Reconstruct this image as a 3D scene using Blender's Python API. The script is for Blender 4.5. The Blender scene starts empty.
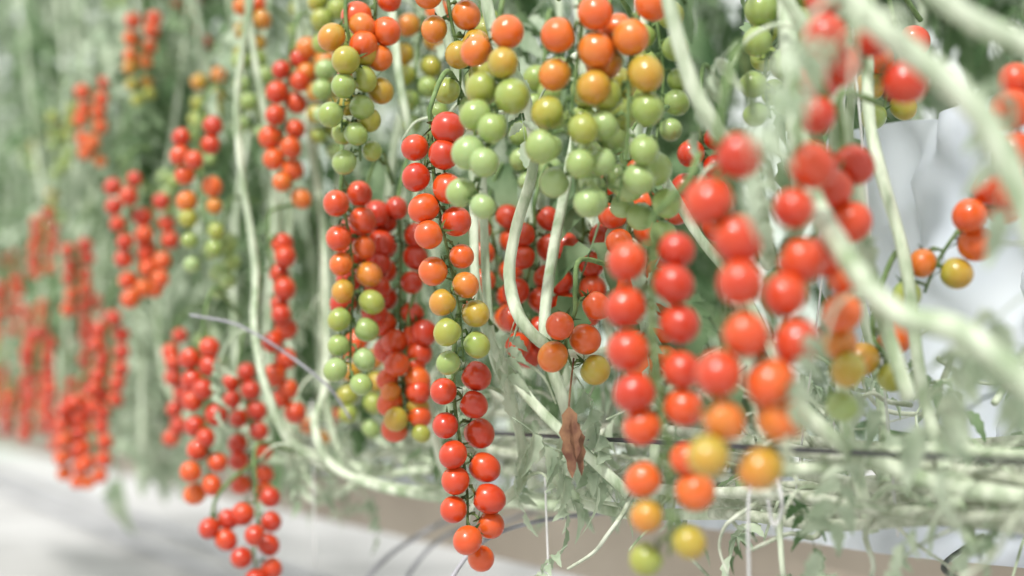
import bpy, math, random
import numpy as np
from mathutils import Vector, Matrix
R = random.Random(7)
scene = bpy.context.scene
try:
    scene.view_settings.view_transform = 'Standard'
    scene.view_settings.look = 'None'
except Exception: pass

# ------------------------------------------------------------ materials
def newmat(name):
    m = bpy.data.materials.new(name); m.use_nodes = True
    nt = m.node_tree
    return m, nt, nt.nodes['Principled BSDF']
def ramp(nt, stops):
    r = nt.nodes.new('ShaderNodeValToRGB'); e = r.color_ramp.elements
    while len(e) > 1: e.remove(e[-1])
    e[0].position = stops[0][0]; e[0].color = (*stops[0][1], 1)
    for p, c in stops[1:]:
        x = e.new(p); x.color = (*c, 1)
    return r
def noise_mat(name, c1, c2, scale=20, rough=.6, bump=0.0, stretch=(1,1,1), translucent=0.0, detail=4, spec=.5):
    m, nt, b = newmat(name)
    tc = nt.nodes.new('ShaderNodeTexCoord'); mp = nt.nodes.new('ShaderNodeMapping')
    mp.inputs['Scale'].default_value = stretch
    n = nt.nodes.new('ShaderNodeTexNoise'); n.inputs['Scale'].default_value = scale; n.inputs['Detail'].default_value = detail
    nt.links.new(tc.outputs['Object'], mp.inputs[0]); nt.links.new(mp.outputs[0], n.inputs['Vector'])
    r = ramp(nt, [(.36, c1), (.64, c2)])
    nt.links.new(n.outputs[0], r.inputs[0]); nt.links.new(r.outputs[0], b.inputs['Base Color'])
    b.inputs['Roughness'].default_value = rough; b.inputs['Specular IOR Level'].default_value = spec
    if bump:
        bp = nt.nodes.new('ShaderNodeBump'); bp.inputs['Strength'].default_value = bump; bp.inputs['Distance'].default_value = .002
        nt.links.new(n.outputs[0], bp.inputs['Height']); nt.links.new(bp.outputs[0], b.inputs['Normal'])
    if translucent:
        t = nt.nodes.new('ShaderNodeBsdfTranslucent'); nt.links.new(r.outputs[0], t.inputs[0])
        mx = nt.nodes.new('ShaderNodeMixShader'); mx.inputs[0].default_value = translucent
        nt.links.new(b.outputs[0], mx.inputs[1]); nt.links.new(t.outputs[0], mx.inputs[2])
        nt.links.new(mx.outputs[0], nt.nodes['Material Output'].inputs[0])
    return m

M_tom, nt, b = newmat('tomato_skin')
at = nt.nodes.new('ShaderNodeAttribute'); at.attribute_name = 'ripe'
tc = nt.nodes.new('ShaderNodeTexCoord'); n = nt.nodes.new('ShaderNodeTexNoise'); n.inputs['Scale'].default_value = 60
nt.links.new(tc.outputs['Object'], n.inputs['Vector'])
ma = nt.nodes.new('ShaderNodeMath'); ma.operation = 'MULTIPLY_ADD'; ma.inputs[1].default_value = .14
nt.links.new(n.outputs[0], ma.inputs[0])
sb = nt.nodes.new('ShaderNodeMath'); sb.operation = 'SUBTRACT'; sb.inputs[1].default_value = .07
nt.links.new(at.outputs['Fac'], sb.inputs[0]); nt.links.new(sb.outputs[0], ma.inputs[2])
r = ramp(nt, [(0, (.35,.47,.20)), (.2, (.29,.38,.09)), (.38, (.38,.35,.045)), (.5, (.51,.28,.03)), (.6,(.64,.20,.025)), (.7, (.72,.145,.018)), (.84, (.69,.088,.013)), (.95, (.60,.050,.010)), (1, (.52,.034,.009))])
nt.links.new(ma.outputs[0], r.inputs[0]); nt.links.new(r.outputs[0], b.inputs['Base Color'])
b.inputs['Roughness'].default_value = .30
b.inputs['Coat Weight'].default_value = .5; b.inputs['Coat Roughness'].default_value = .05
b.inputs['Subsurface Weight'].default_value = .06; b.inputs['Subsurface Scale'].default_value = .004

M_truss = noise_mat('truss_stalk', (.08,.15,.04), (.22,.32,.12), 80, .7)
M_sepal = noise_mat('sepal', (.05,.10,.03), (.14,.23,.07), 90, .7)
M_stem = noise_mat('vine_stem', (.30,.38,.24), (.68,.74,.59), 70, .85, .8, (1,1,.3), spec=.15, detail=6)
M_stem2 = noise_mat('old_vine_stem', (.30,.34,.24), (.64,.67,.56), 60, .85, .8, spec=.15, detail=6)
M_leaf = noise_mat('leaf_blade', (.085,.165,.065), (.30,.41,.235), 14, .7, .3, translucent=.33, spec=.3)
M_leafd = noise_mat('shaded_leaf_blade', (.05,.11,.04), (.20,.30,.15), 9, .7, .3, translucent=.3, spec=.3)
M_leafp = noise_mat('pale_leaf_blade', (.30,.39,.26), (.60,.68,.53), 28, .75, .4, translucent=.33, spec=.2)
M_dry = noise_mat('dry_leaf', (.13,.05,.03), (.32,.17,.09), 60, .8, .5)
M_string = noise_mat('twine', (.70,.70,.70), (.85,.85,.85), 50, .7)
M_black = noise_mat('black_polythene', (.03,.03,.035), (.07,.07,.08), 30, .45)
M_grey = noise_mat('grey_tube', (.26,.26,.29), (.42,.42,.46), 30, .5)
M_floor = noise_mat('white_ground_film', (.34,.33,.325), (.54,.53,.525), 1.0, .6, .2, detail=3)
M_gut = noise_mat('beige_gutter', (.42,.35,.28), (.52,.45,.37), 3, .6)
M_film = noise_mat('white_film', (.66,.71,.80), (.84,.88,.94), 5, .4, .2, translucent=.25)
M_wall = noise_mat('greenhouse_wall_panel', (.50,.58,.52), (.66,.72,.66), .8, .6)

# ------------------------------------------------------------ mesh helpers
class Geo:
    def __init__(s): s.v=[]; s.f=[]; s.m=[]; s.r=[]; s.n=0; s.mats=[]
    def add(s, v, f, mat, ripe=0.0):
        if mat not in s.mats: s.mats.append(mat)
        k = s.mats.index(mat); v = np.asarray(v, float)
        s.v.append(v); o = s.n
        s.f.extend([tuple(i+o for i in q) for q in f]); s.m.extend([k]*len(f))
        s.r.append(np.full(len(v), ripe) if np.isscalar(ripe) else np.asarray(ripe)); s.n += len(v)
    def build(s, name, origin=None):
        V = np.concatenate(s.v); o = np.array(origin if origin is not None else (0,0,0), float)
        me = bpy.data.meshes.new(name); me.from_pydata((V-o).tolist(), [], s.f)
        for m in s.mats: me.materials.append(m)
        me.polygons.foreach_set('material_index', s.m)
        me.polygons.foreach_set('use_smooth', [True]*len(s.f))
        a = me.attributes.new('ripe', 'FLOAT', 'POINT'); a.data.foreach_set('value', np.concatenate(s.r))
        me.update()
        ob = bpy.data.objects.new(name, me); ob.location = o.tolist()
        scene.collection.objects.link(ob); return ob

def smooth(pts, k=6):
    P = [np.array(p, float) for p in pts]
    if len(P) < 3: return [P[0]+(P[1]-P[0])*t/k for t in range(k+1)]
    Q = [2*P[0]-P[1]] + P + [2*P[-1]-P[-2]]; out = []
    for i in range(1, len(Q)-2):
        a,b,c,d = Q[i-1:i+3]
        for j in range(k):
            t = j/k
            out.append(.5*((2*b)+(c-a)*t+(2*a-5*b+4*c-d)*t*t+(-a+3*b-3*c+d)*t**3))
    out.append(P[-1]); return out
def hairs(g, P, r, n, L, mat):
    V=[];F=[]
    for _ in range(n):
        i = R.randrange(len(P)-1); p = P[i]+(P[i+1]-P[i])*R.random()
        d = np.array((R.gauss(0,1),R.gauss(0,1),R.gauss(0,.5))); d/=np.linalg.norm(d)+1e-9
        e = np.cross(d,(0,0,1.)); e/=np.linalg.norm(e)+1e-9; o=len(V)
        V += [p+d*r*.8-e*.00013, p+d*r*.8+e*.00013, p+d*(r+L*R.uniform(.6,1.2))]; F.append((o,o+1,o+2))
    g.add(V,F,mat)
def tube(g, pts, r0, r1, mat, sides=7, k=6, sm=True, rough=0, ridge=0, hair=0, hairL=.002, hmat=None):
    P = smooth(pts, k) if sm else [np.array(p,float) for p in pts]
    N = len(P); V=[]; F=[]
    t0 = P[1]-P[0]; up = np.array((.3,.9,.1)) if abs(t0[2]) > .5*np.linalg.norm(t0) else np.array((0,0,1.))
    ph = R.uniform(0,6)
    for i,p in enumerate(P):
        t = P[min(i+1,N-1)]-P[max(i-1,0)]; t = t/(np.linalg.norm(t)+1e-9)
        a = np.cross(t, up); a /= (np.linalg.norm(a)+1e-9); b_ = np.cross(a, t); up = b_
        rr = r0+(r1-r0)*i/(N-1)
        if rough: rr *= 1+R.uniform(-rough, rough)
        for s in range(sides):
            q = 2*math.pi*s/sides
            r_ = rr*(1+ridge*math.sin(q*4+ph+i*.12)) if ridge else rr
            V.append(p+r_*(math.cos(q)*a+math.sin(q)*b_))
    for i in range(N-1):
        for s in range(sides):
            s2=(s+1)%sides; F.append((i*sides+s, i*sides+s2, (i+1)*sides+s2, (i+1)*sides+s))
    F.append(tuple(range(sides))[::-1]); F.append(tuple((N-1)*sides+s for s in range(sides)))
    g.add(V, F, mat)
    if hair: hairs(g, P, min(r0,r1), hair, hairL, hmat or mat)
    return P

def fruit_template(seg, ring):
    V=[]; F=[]
    V.append((0,0,-.90))
    for i in range(1, ring):
        th = math.pi*i/ring; z=-math.cos(th); rr=math.sin(th)
        if z < -.75: z = z + (abs(z)-.75)*.55
        z *= 1.03
        for s in range(seg):
            q=2*math.pi*s/seg; V.append((rr*math.cos(q), rr*math.sin(q), z))
    V.append((0,0,1.05)); top=len(V)-1
    for s in range(seg):
        F.append((0, 1+(s+1)%seg, 1+s))
        for i in range(ring-2):
            a=1+i*seg; F.append((a+s, a+(s+1)%seg, a+seg+(s+1)%seg, a+seg+s))
        F.append((top, 1+(ring-2)*seg+s, 1+(ring-2)*seg+(s+1)%seg))
    return np.array(V), F
HI = fruit_template(28, 18); LO = fruit_template(14, 10)
def basis(ax):
    z = Vector(ax).normalized(); x = z.orthogonal().normalized()
    x = Matrix.Rotation(R.uniform(0, 6.28), 3, z) @ x; y = z.cross(x)
    return np.array(((x.x,y.x,z.x),(x.y,y.y,z.y),(x.z,y.z,z.z)))
def fruit(g, c, ax, rad, ripe, hi):
    tv, tf = HI if hi else LO
    B = basis(ax); w = R.uniform(.95,1.02)
    sc = np.array((rad*w, rad*w*R.uniform(.97,1.03), rad*R.uniform(.97,1.10)))
    V = (tv*sc) @ B.T + np.array(c)
    rp = np.clip(ripe + .06*tv[:,2] - .02, 0, 1)   # blossom end ripens first
    g.add(V, tf, M_tom, rp)
    for k in range(5):   # calyx
        q = 2*math.pi*k/5+R.uniform(-.2,.2); L = rad*R.uniform(.75,1.1); w = rad*.12
        d = np.array((math.cos(q), math.sin(q), 0)); e = np.array((-math.sin(q), math.cos(q), 0)); lift = R.uniform(-.6,.1)
        pts=[]
        for t,ww in ((0,.7),(.35,1),(.7,.6),(1,.05)):
            p = d*L*t + np.array((0,0,-rad*.93 - rad*.10*math.sin(t*2.5) + (rad*lift*t*t)))
            pts += [p-e*w*ww, p+e*w*ww]
        V = np.array(pts) @ B.T + np.array(c)
        g.add(V, [(0,1,3,2),(2,3,5,4),(4,5,7,6)], M_sepal)
    return np.array(c) - B[:,2]*rad*.92

def interp(keys, t):
    x = t*(len(keys)-1); i = min(int(x), len(keys)-2) if len(keys)>1 else 0
    if len(keys)==1: return keys[0]
    return keys[i]+(keys[i+1]-keys[i])*(x-i)
def truss(x, y, z, L, ripe, lean=0.0, spread=1.0, dens=.50, size=.026, hi=None, yaw=None):
    g = Geo(); hi = (y < 1.5) if hi is None else hi
    if yaw is None: yaw = R.uniform(-.6,.6)
    n = max(3, int(round(L/(size*dens)))+1)
    axis = lambda t: np.array((x+lean*t+.004*math.sin(5*t+x*40), y+.006*math.sin(4*t+y*9), z-L*t))
    A = [axis(i/6) for i in range(7)]
    vine = np.array((x+R.uniform(.02,.05), y+R.uniform(.05,.09), z+R.uniform(.035,.07)))
    apex = np.array((x+R.uniform(.0,.02), y+.02, z+R.uniform(.04,.075)))
    tube(g, [vine, apex]+[A[0]+np.array((0,0,.018))]+A, .0024, .0011, M_truss, 6, 5, hair=260 if hi else 0, hairL=.0022)
    tw = R.uniform(-1.0,1.0)
    for i in range(n):
        t = i/(n-1); sgn = -1 if i%2 else 1
        ya = yaw+tw*(t-.5)
        side = np.array((math.cos(ya), math.sin(ya), 0)); front = np.array((side[1], -side[0], 0))
        sz = size*(1-.18*t*t if interp(ripe,1)<.45 else 1)*R.choice([R.uniform(.86,.96),R.uniform(.95,1.06),R.uniform(.95,1.06)])
        c = axis(t) + side*sgn*sz*.55*spread*R.uniform(.88,1.15) + front*R.uniform(-.002,.012) + np.array((0,0,R.uniform(-.004,.003)))
        if R.random() < .16: c = c + front*.014 - side*sgn*sz*.25
        ax = side*sgn*R.uniform(.4,.9) + front*R.uniform(.1,.9) + np.array((0,0,-R.uniform(.25,.9)))
        rp = interp(ripe,t)+R.uniform(-.07,.05)
        s_ = fruit(g, c, ax, sz*.5, rp, hi)
        j = axis(max(0,t-.06)); kn = (j+s_)/2+np.array((0,0,.003))
        tube(g, [j, kn, s_], .0011, .0011, M_truss, 5, 3, hair=12 if hi else 0, hairL=.0016)
        if hi: tube(g, [kn-np.array((0,0,.0015)), kn+np.array((0,0,.0015))], .0018, .0018, M_truss, 5, 1, sm=False)
    return g.build('cherry_tomato_truss', (x,y,z))

# x, y, z_top, length, ripeness keys top->tip, lean, spread, density
T = [
(-.0655,1.19,1.227,.195,[1,.97,.88,.70,.5,.15],.022,1.0),
(-.047,1.235,1.020,.155,[1,1,.97,.86],.006,1.1),
(-.163,1.37,1.197,.180,[.93,.9,.65,.28,.12,.08],.012,1.1),
(-.130,1.32,1.367,.145,[.88,.78,.6,.28,.12],-.01,1.1),
(-.152,1.30,1.345,.10,[.6,.25,.12],.0,1.1),
(-.150,1.42,1.185,.10,[1,.97],.0,1.0),
(-.118,1.44,1.195,.225,[1,1,.95,.85],.014,1.1),
(-.107,1.43,1.07,.10,[1,.8,.3],.0,1.0),
(-.052,1.235,1.362,.105,[.80,.5,.15],.004,1.1),
(-.0075,1.06,1.271,.125,[.76,.3,.12,.05],-.016,1.0),
(.047,1.03,1.277,.135,[.78,.68,.35,.15,.05],.0,1.1),
(.094,1.03,1.284,.14,[.8,.65,.25,.1,.05],-.02,1.15),
(.070,1.10,1.25,.10,[.35,.12,.05],.0,1.1),
(.090,.88,1.096,.192,[1,1,.98,.9,.74,.3],.004,1.1),
(.119,.787,1.134,.166,[1,1,.95,.86,.45],-.008,.35,.98),
(.161,.80,1.130,.166,[1,1,.95,.83,.5],-.014,.3,.95),
(.206,.90,1.149,.150,[1,.95,.8,.2],-.006,.5,.75),
(.184,.86,1.240,.072,[1,1],.0,.3,.95),
(.216,.86,1.218,.03,[1,1],.0,1.0,.6),
(.172,1.32,1.242,.08,[1,.95],.01,1.2),
(.102,1.27,1.207,.07,[.9,.8],0,1.1),
(.019,1.37,1.173,.13,[1,.97],-.012,1.1),
(.067,1.37,1.158,.09,[1,.9],0,1.1),
(.049,1.19,1.076,.05,[.85,.76,.45],.0,1.2),
(.342,.94,1.225,.09,[.95,.85],0,1.1),
(.345,1.03,1.163,.085,[.95,.85,.7,.3],-.045,1.2),
(.266,1.03,1.047,.03,[.75,.3],0,1.0),
(-.266,1.68,1.401,.16,[1,.95,.85,.7],0,.9),
(-.224,1.68,1.425,.13,[.75,.5,.15],0,1.0),
(-.341,1.85,1.5135,.06,[.75,.4],0,1.0),
(-.291,1.68,1.183,.20,[1,1,.95,.9],.03,.5,.65),
(-.384,1.76,1.341,.17,[1,.95,.75,.3,.05],0,1.3),
(-.362,1.68,1.065,.175,[1,1,.95,.78],.0,1.0),
(-.335,1.76,1.037,.15,[1,1,.9],.015,1.0),
(-.294,1.61,.887,.09,[1,1],.01,1.1),
(-.335,1.61,.865,.02,[1,1],0,1.0),
(-.482,2.05,1.094,.15,[1,1],0,.5,.8),
(-.557,2.05,1.317,.17,[1,.95,.85],.02,1.2),
(-.511,2.05,1.281,.12,[1,.9,.78],.0,1.2),
(-.721,2.46,1.545,.13,[.95,.8,.7],0,1.2),
(-.653,2.31,1.13,.14,[1,1],0,1.3),
(-.6825,2.31,1.008,.14,[1,1,.8],0,1.3),
(-.934,2.84,1.37,.12,[1,.9],0,1.2),
(-.907,2.74,1.135,.12,[1,1],0,1.3),
(-.868,2.74,1.03,.13,[1,1],0,1.3),
(-1.094,3.08,1.26,.12,[1,.9],0,1.3),
(-1.07,3.08,1.02,.10,[1,1],0,1.3),
(-.71,2.31,1.0,.13,[1,.9,.75],0,1.2),
(.197,1.087,1.306,.09,[.2,.1,.05],0,1.1),
(.106,1.087,1.176,.05,[.1,.05],0,1.1),
(-.34,1.85,1.4485,.1,[.2,.05],0,1.1),
(-.36,1.80,1.20,.06,[.15,.05],0,1.1),
(-.274,2.05,.978,.03,[.75,.6],0,1.0),
(-.20,1.60,1.46,.14,[.4,.15,.05],0,1.1),(-.10,1.55,1.42,.12,[.7,.3,.1],0,1.1),(-.03,1.5,1.40,.13,[.3,.1],0,1.1),
(.03,1.45,1.34,.12,[.2,.05],0,1.1),(.14,1.35,1.36,.12,[.3,.1],0,1.1),(.24,1.25,1.34,.11,[.3,.08],0,1.1),
(.32,1.2,1.30,.06,[.9,.6,.2],0,1.1),(-.28,1.95,1.55,.13,[.25,.05],0,1.1),(-.45,2.1,1.48,.14,[.6,.2,.05],0,1.1),
(-.02,1.45,1.19,.11,[.97,.9],0,1.1),(.13,1.35,1.12,.09,[.9,.7],0,1.1),(-.17,1.62,1.07,.10,[.8,.4,.15],0,1.1),
(-.60,2.3,1.62,.14,[.9,.7,.3],0,1.1),(-.85,2.7,1.55,.12,[.3,.1],0,1.1),(-.78,2.55,1.28,.12,[1,.9],0,1.1),
(-1.0,3.0,1.20,.12,[1,.9],0,1.2),(-.99,2.95,1.05,.12,[1,1],0,1.2),
]
for t in T:
    truss(*t)
def rowx(y, off=0.0): return .533-.504*y+off
for i in range(30):   # further trusses along the same row
    y = 2.3+4.2*(i/30)**1.1
    truss(rowx(y,R.uniform(.06,.28)), y+R.uniform(-.05,.05), R.choice([R.uniform(1.0,1.2), R.uniform(1.15,1.5), R.uniform(1.3,1.9)]), R.uniform(.08,.15),
          R.choice([[1,.95],[1,.85,.6],[.5,.2,.1],[.2,.05]]), 0, 1.2, hi=False)

# ------------------------------------------------------------ leaves
def leaflet(g_v, g_f, base, d, up, L, W, droop, rs):
    d = np.array(d)/np.linalg.norm(d); up=np.array(up,float)
    s = np.cross(d, up); s/= (np.linalg.norm(s)+1e-9); nrm = np.cross(s, d)
    o = len(g_v); st = 8; cup = rs.uniform(.1,.9); tw = rs.uniform(-.9,.9)
    for i in range(st+1):
        t=i/st
        w = W*(math.sin(math.pi*min(1,t**.75))**.8 if 0<t<1 else 0.02)*(1.18 if i%2 else .82)
        c = np.array(base)+d*L*t*(1-.2*droop*t)+np.array((0,0,-1))*droop*L*t*t*.8
        sd = s*math.cos(tw*t)+nrm*math.sin(tw*t)
        g_v += [c-sd*w+nrm*w*cup, c, c+sd*w+nrm*w*cup]
    for i in range(st):
        a=o+i*3; g_f += [(a,a+1,a+4,a+3),(a+1,a+2,a+5,a+4)]
def leaf_variant(seed):
    rs = random.Random(seed); V=[]; F=[]
    L = .26; n=4
    ax = lambda t: np.array((L*t, .01*math.sin(3*t), -.13*t*t))
    for i in range(n):
        t=.25+.62*i/n
        for sg in (-1,1):
            ll = rs.uniform(.06,.09)*(1-.25*abs(t-.6))
            leaflet(V,F,ax(t+rs.uniform(-.03,.03)),(rs.uniform(.3,.7),sg,rs.uniform(-.6,.2)),(0,0,1),ll,ll*.25,rs.uniform(.4,1.3),rs)
    leaflet(V,F,ax(.93),(1,0,-.5),(0,0,1),.09,.024,.9,rs)
    g=Geo(); tube(g,[ax(i/5) for i in range(6)],.0022,.001,M_leaf,5,2)
    g.add(V,F,M_leaf); return np.concatenate(g.v), g.f
LV = [leaf_variant(s) for s in range(9)]
def put_leaf(g, p, yaw, pitch, sc, mat):
    V,F = LV[R.randrange(9)]
    M = Matrix.Rotation(yaw,3,'Z') @ Matrix.Rotation(pitch,3,'Y') @ Matrix.Rotation(R.uniform(-.6,.6),3,'X')
    g.add((V*sc) @ np.array(M).T + np.array(p), F, mat)

# ------------------------------------------------------------ plants along the row
def plant(y, off, zbase=.9, ztop=2.2, leaves=10, zleaf=1.05, pale=.3, r=.0055, sz=1.0, dark=M_leaf):
    g = Geo(); x = rowx(y,off); ln = R.uniform(-.08,.12)
    pts=[]; k=9
    for i in range(k):
        t=i/(k-1); pts.append((x-ln*t+R.uniform(-.014,.014)+.04*(1-t)**3, y+ln*1.6*t+R.uniform(-.014,.014)-.10*(1-t)**3, zbase+(ztop-zbase)*t))
    tube(g, pts, r*1.1, r*.7, M_stem, 12, 6, rough=.06, ridge=.09)
    tube(g, [(x+.01,y,zbase),(x+.012-ln,y+ln*1.6,ztop)], .0009,.0009, M_string, 4, 1, sm=False)
    for i in range(leaves):
        zz = R.uniform(zleaf, ztop); t=(zz-zbase)/(ztop-zbase)
        px, py = x-ln*t, y+ln*1.6*t
        put_leaf(g,(px,py,zz),R.uniform(0,6.28),R.uniform(.1,1.1),R.uniform(.6,1.1)*sz, M_leafp if R.random()<pale else dark)
    return g.build('tomato_plant', (x,y,zbase))
y=.80
while y < 1.35:
    plant(y, R.uniform(.26,.40), leaves=6, zleaf=1.28, pale=.3, ztop=1.7, r=.0044, sz=.5); y += .12
while y < 2.1:
    plant(y, R.uniform(.22,.42), leaves=8, zleaf=1.15, pale=.4, ztop=1.9, r=.0048, sz=.72); y += .09
while y < 8:
    plant(y, R.uniform(.12,.38), leaves=18, zleaf=1.10, pale=.45, ztop=2.9 if y>3 else 2.3, r=.006); y += .11+.03*(y-2)  # far plants get more pale leaf colour, standing in for haze
for off,step in ((1.15,.18),(2.2,.3)):   # neighbouring rows seen through the first one
    y=.9+off*.4
    while y < 11:
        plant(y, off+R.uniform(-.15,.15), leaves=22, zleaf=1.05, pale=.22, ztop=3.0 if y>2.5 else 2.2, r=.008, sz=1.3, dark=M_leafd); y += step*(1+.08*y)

# ------------------------------------------------------------ individually visible vines near the lens
def vine(pts, r0, r1, mat=M_stem, name='tomato_vine_stem', shoots=3):
    g=Geo(); P=tube(g, pts, r0, r1, mat, 14, 8, rough=.05, ridge=.10, hair=700, hairL=.0016)
    for _ in range(shoots):
        p=P[R.randrange(4,len(P)-3)]; a=R.uniform(0,6.28); L=R.uniform(.02,.06)
        d=np.array((math.cos(a),math.sin(a)*.5,R.uniform(-.6,.5)))*L
        tube(g,[p,p+d*.5+np.array((0,0,.006)),p+d,p+d*1.3+np.array((0,0,-.02))],.0022,.0008,mat,6,4)
        if R.random()<.6: put_leaf(g,p+d*1.2,a,R.uniform(.5,1.2),R.uniform(.15,.3),M_leafp)
    return g.build(name, pts[0])
vine([(-.030,1.15,1.40),(-.022,1.15,1.33),(-.010,1.15,1.283),(.0105,1.17,1.251),(.018,1.2,1.20),(.003,1.23,1.146),(-.002,1.23,1.103),(.012,1.21,1.062),(.05,1.22,1.038),(.10,1.24,1.045)], .0046,.0054)
vine([(.100,.96,1.31),(.104,.95,1.27),(.119,.95,1.214),(.137,.95,1.18),(.165,.98,1.155),(.19,1.05,1.10)], .0045,.0055)
vine([(.05,1.15,1.28),(.071,1.15,1.243),(.12,1.16,1.186),(.152,1.16,1.134),(.185,1.15,1.089),(.22,1.15,1.02)], .0038,.0045)
vine([(.12,.72,1.25),(.156,.7,1.206),(.19,.7,1.176),(.22,.7,1.152),(.239,.7,1.127),(.262,.7,1.07)], .0055,.007)
vine([(.16,.72,1.235),(.19,.7,1.21),(.229,.7,1.186),(.27,.7,1.167)], .0045,.0055)
vine([(.20,1.05,1.40),(.19,.98,1.25),(.182,.88,1.14),(.185,.80,1.085),(.2045,.76,1.047),(.236,.74,1.034),(.285,.73,.99)], .0055,.0068, shoots=1)
vine([(.185,.95,1.0),(.225,.95,.968),(.28,.93,.945),(.35,.90,.935)], .005,.006)
vine([(.16,.98,.95),(.22,.97,.955),(.28,.95,.967),(.36,.92,.96)], .0045,.005)
vine([(.16,.95,1.30),(.20,.95,1.24),(.225,.95,1.17),(.24,.95,1.08),(.26,.93,1.0)], .004,.005, shoots=1)
vine([(-.33,1.75,2.0),(-.30,1.7,1.6),(-.325,1.68,1.35),(-.300,1.66,1.16),(-.293,1.62,1.079),(-.272,1.6,1.0),(-.2385,1.6,.944),(-.1485,1.6,.905),(-.01,1.6,.89),(.15,1.55,.90)], .0040,.0058)
vine([(-.20,1.8,2.0),(-.26,1.75,1.5),(-.225,1.7,1.2),(-.215,1.65,1.03),(-.222,1.6,.97),(-.19,1.58,.92),(-.09,1.55,.895),(.1,1.5,.885)], .004,.0055)
vine([(.06,1.35,1.25),(.035,1.28,1.12),(.03,1.26,1.05),(.05,1.26,.98),(.04,1.27,.93),(.09,1.28,.90),(.2,1.25,.90)], .0048,.0055)
vine([(-.03,1.35,1.25),(-.02,1.3,1.06),(.0,1.3,1.0),(.01,1.3,.93),(-.02,1.3,.90)], .0042,.005)
vine([(-.15,1.6,1.6),(-.12,1.5,1.35),(-.10,1.5,1.24),(-.105,1.5,1.1),(-.09,1.5,1.0),(-.07,1.5,.92)], .0045,.0055)
for i in range(18):
    y=R.uniform(1.3,3.2); o=R.uniform(.05,.25); x=rowx(y,o); L=R.uniform(.05,.12)*R.choice((-1,1)); z=R.uniform(.95,1.1)
    vine([(x-L,y+.05,1.9),(x-L*.5,y,1.5),(x,y,1.25),(x+.01,y-.02,z),(x+.05,y-.05,z-.08),(x+.14,y-.1,.92)],.004,.005,shoots=4)

# lowered vines laid along the gutter
g=Geo()
for i in range(16):
    off=R.uniform(.22,.48); z0=R.uniform(.905,.975); pts=[]; ph=R.uniform(0,6)
    y=.7
    while y<6:
        pts.append((rowx(y,off+.03*math.sin(y*3+ph)), y, z0+.022*math.sin(y*4.1+ph*2)+R.uniform(-.007,.007))); y+=.13
    tube(g, pts, .0045,.006, M_stem2, 10, 4, rough=.07, ridge=.08)
g.build('lowered_vine_bundle', (rowx(.7,.3),.7,.93))
# tangle of side shoots, dried tendrils and leaf remnants
g=Geo()
for i in range(460):
    y=.80+3.1*R.random()**1.1; x=rowx(y,R.uniform(.18,.48)); z=R.uniform(.90,1.04); p=np.array((x,y,z)); pts=[p]
    d=np.array((R.gauss(0,1),R.gauss(0,1),R.gauss(-.1,.6))); d/=np.linalg.norm(d)
    for k in range(4):
        d=d+np.array((R.gauss(0,.5),R.gauss(0,.5),R.gauss(-.05,.5))); d/=np.linalg.norm(d); p=p+d*R.uniform(.012,.035); pts.append(p)
    rr=R.uniform(.0009,.0032); tube(g,pts,rr,rr*.5,R.choice((M_stem,M_stem2,M_stem2)),6,4)
    if R.random()<.33: put_leaf(g,pts[-1]+np.array((0,0,.02)),R.uniform(0,6.28),R.uniform(-.3,.7),R.uniform(.15,.30),R.choice((M_leafp,M_leafp,M_leafp,M_leaf)))
g.build('side_shoot_tangle',(rowx(.72,.3),.72,.95))

for k,(p,yaw,pt,sc) in enumerate([((.0,1.22,.985),.2,.5,.35),((.03,1.25,.96),-.4,.3,.3),((.05,1.24,1.03),-.2,.9,.4),((.11,1.3,1.0),2.6,.6,.4),
        ((.08,1.3,1.22),-1,.8,.4),((.13,1.2,1.13),3.6,.9,.4),((.22,1.0,1.02),-.3,.5,.4),
        ((.15,1.45,1.0),.2,.3,.5),((.2,1.35,1.05),3,.3,.5),
        ((.27,.8,1.05),2.9,.9,.35),((.25,.78,1.03),.4,.4,.3),((.29,.8,1.06),2.2,.6,.35)]):
    g=Geo(); put_leaf(g,p,yaw,pt,sc,M_leafp); g.build('tomato_leaf', p)
g=Geo(); V=[];F=[]; rs=random.Random(3)
leaflet(V,F,(.046,1.15,.995),(.05,0,-1),(0,-1,.2),.055,.008,.1,rs); leaflet(V,F,(.048,1.15,.985),(.2,.1,-1),(.6,-1,.2),.045,.007,.1,rs)
tube(g,[(.046,1.15,.995),(.048,1.17,1.01),(.052,1.20,1.035)],.0009,.0009,M_dry,5,4)
g.add(V,F,M_dry); g.build('dry_leaf',(.046,1.15,.995))

for pts,r,mat in (([(.168,1.0,.945),(.166,1.0,.91),(.169,1.0,.80)],.0013,M_string),([(.186,1.0,.95),(.190,1.0,.925),(.184,1.0,.912),(.180,1.0,.93)],.0014,M_string),
    ([(-.34,1.5,1.09),(-.28,1.5,1.075),(-.2,1.5,1.02),(-.17,1.5,.98)],.0016,M_grey),([(-.24,1.7,1.0),(-.235,1.7,.8)],.001,M_string),([(.03,1.3,.93),(.035,1.3,.80)],.001,M_string)):
    g=Geo(); tube(g,pts,r,r,mat,6,6); g.build('support_twine' if mat is M_string else 'vine_clip_wire',pts[0])
g=Geo(); tube(g,[(rowx(y,.52),y,.952+.003*math.sin(y*3)) for y in np.arange(.6,7,.3)],.004,.004,M_black,8,4); g.build('drip_irrigation_hose',(rowx(.6,.52),.6,.952))
g=Geo(); tube(g,[(rowx(y,.17),y,.966+.001*math.sin(y*5)) for y in np.arange(.6,7,.3)],.0019,.0019,M_black,8,4); g.build('support_rod',(rowx(.6,.17),.6,.966))
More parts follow.
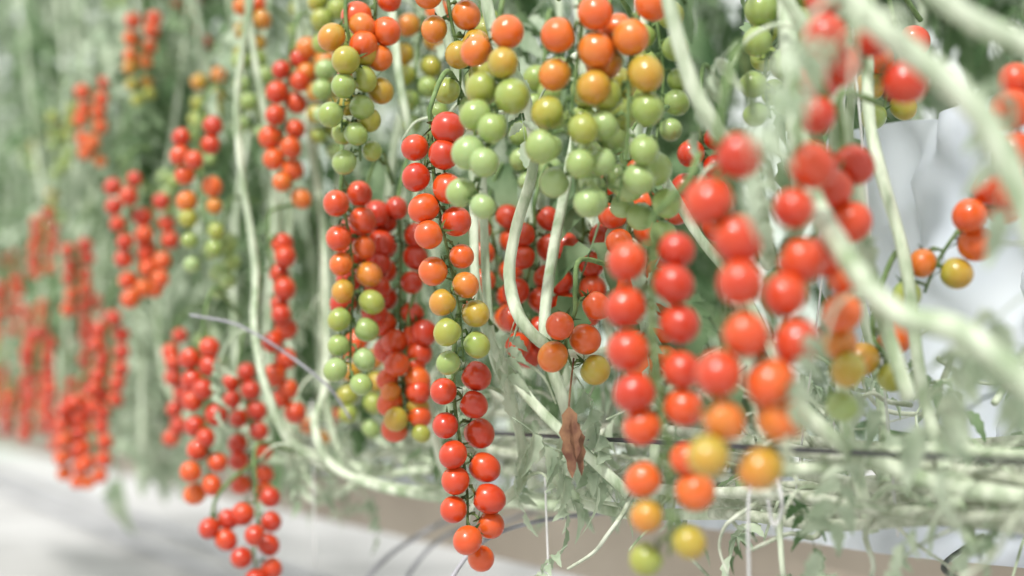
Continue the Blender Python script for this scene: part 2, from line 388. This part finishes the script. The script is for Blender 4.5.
for pts,mt,r_ in (([(.045,2.0,.875),(-.02,1.93,.86),(-.10,1.86,.835),(-.17,1.8,.79),(-.21,1.77,.72)],M_grey,.0032),
            ([(.10,2.0,.87),(.0,1.85,.845),(-.08,1.8,.83),(-.13,1.78,.78),(-.15,1.78,.70)],M_grey,.003),
            ([(.28,1.6,.875),(.14,1.48,.885),(.03,1.36,.885),(-.03,1.3,.868),(-.066,1.28,.82),(-.10,1.28,.76)],M_grey,.0022),
            ([(.43,1.3,.875),(.34,1.12,.87),(.325,1.02,.865),(.31,.98,.83),(.30,.97,.78)],M_black,.0022)):
    g=Geo(); tube(g,pts,r_,r_,mt,8,6); g.build('drip_tube',pts[0])
for off in (1.7,2.15):   # heating pipe rails on the floor
    g=Geo(); tube(g,[(rowx(.5,off),.5,.07),(rowx(24,off),24,.07)],.026,.026,M_grey,10,40); g.build('heating_pipe_rail',(rowx(.5,off),.5,.07))

# ------------------------------------------------------------ gutter, film, floor, wall
def extrude_row(name, prof, mat, y0=.2, y1=9, n=60, wob=0):
    g=Geo(); V=[];F=[]; m=len(prof)
    for i in range(n+1):
        y=y0+(y1-y0)*i/n
        for j,(o,z) in enumerate(prof):
            w = wob*math.sin(y*7+j*1.3)+wob*.6*math.sin(y*17+j*2.1)
            V.append((rowx(y,o+w), y, z+w*.5))
    for i in range(n):
        for j in range(m-1):
            a=i*m+j; F.append((a,a+1,a+m+1,a+m))
    g.add(V,F,mat); return g.build(name,(rowx(y0),y0,prof[0][1]))
extrude_row('growing_gutter', [(.585,.860),(.56,.862),(.553,.853),(.56,.845),(.565,.765),(.575,.750),(.62,.740),(.86,.740),(.90,.77),(.91,.862),(.88,.860),(.87,.80),(.60,.80),(.585,.860)], M_gut)
extrude_row('white_gutter_film', [(.545,.850),(.548,.862),(.555,.876),(.60,.888),(.66,.90),(.72,.905),(.80,.90),(.88,.885),(.925,.865),(.93,.84)], M_film, n=240, wob=.004)
g=Geo(); V=[];F=[]; nu,nv=60,40   # hanging white film sheet behind the row, creased
for i in range(nu+1):
    for j in range(nv+1):
        u=i/nu; v=j/nv
        y=1.08+.34*u
        fold = .016*math.sin(u*15+v*3)+.010*abs(math.sin(v*9+u*8))+.006*math.sin(u*31-v*12)
        V.append((rowx(y,.50)+fold, y, .97+v*(.325-.05*u)+.012*math.sin(u*9)))
for i in range(nu):
    for j in range(nv):
        a=i*(nv+1)+j; F.append((a,a+1,a+nv+2,a+nv+1))
g.add(V,F,M_film); g.build('plastic_film_sheet',(rowx(1.08,.50),1.08,.97))

def quad(name, pts, mat):
    g=Geo(); g.add(pts,[(0,1,2,3)],mat); return g.build(name, pts[0])
quad('floor',[(-30,-4,0),(30,-4,0),(30,40,0),(-30,40,0)],M_floor)
quad('wall_back',[(-30,26,0),(30,26,0),(30,26,6),(-30,26,6)],M_wall)

# ------------------------------------------------------------ light
w=bpy.data.worlds.new('World'); scene.world=w; w.use_nodes=True; nt=w.node_tree
bg=nt.nodes['Background']; tc=nt.nodes.new('ShaderNodeTexCoord'); sx=nt.nodes.new('ShaderNodeSeparateXYZ')
nt.links.new(tc.outputs['Generated'],sx.inputs[0])
mr=nt.nodes.new('ShaderNodeMapRange'); mr.inputs[1].default_value=-1; mr.inputs[2].default_value=1
nt.links.new(sx.outputs[2],mr.inputs[0])
rp=ramp(nt,[(0,(.35,.34,.33)),(.48,(.55,.58,.55)),(.6,(.75,.79,.76)),(1,(1.0,1.0,1.0))])
nt.links.new(mr.outputs[0],rp.inputs[0]); nt.links.new(rp.outputs[0],bg.inputs[0]); bg.inputs[1].default_value=1.3
sd=bpy.data.lights.new('sun','SUN'); sd.energy=3.5; sd.angle=math.radians(7); sd.color=(1,.98,.93)
so=bpy.data.objects.new('sun',sd); scene.collection.objects.link(so)
so.rotation_euler=Vector((.35,.75,-1.0)).to_track_quat('-Z','Y').to_euler()

# ------------------------------------------------------------ camera
cd=bpy.data.cameras.new('camera'); cd.lens=50; cd.sensor_width=36; cd.shift_y=112/1024
cd.clip_start=.02
cd.dof.use_dof=True; cd.dof.focus_distance=1.2; cd.dof.aperture_fstop=2.3
co=bpy.data.objects.new('camera',cd); scene.collection.objects.link(co)
co.location=(0,0,1.0); co.rotation_euler=(math.radians(90),0,0)
scene.camera=co
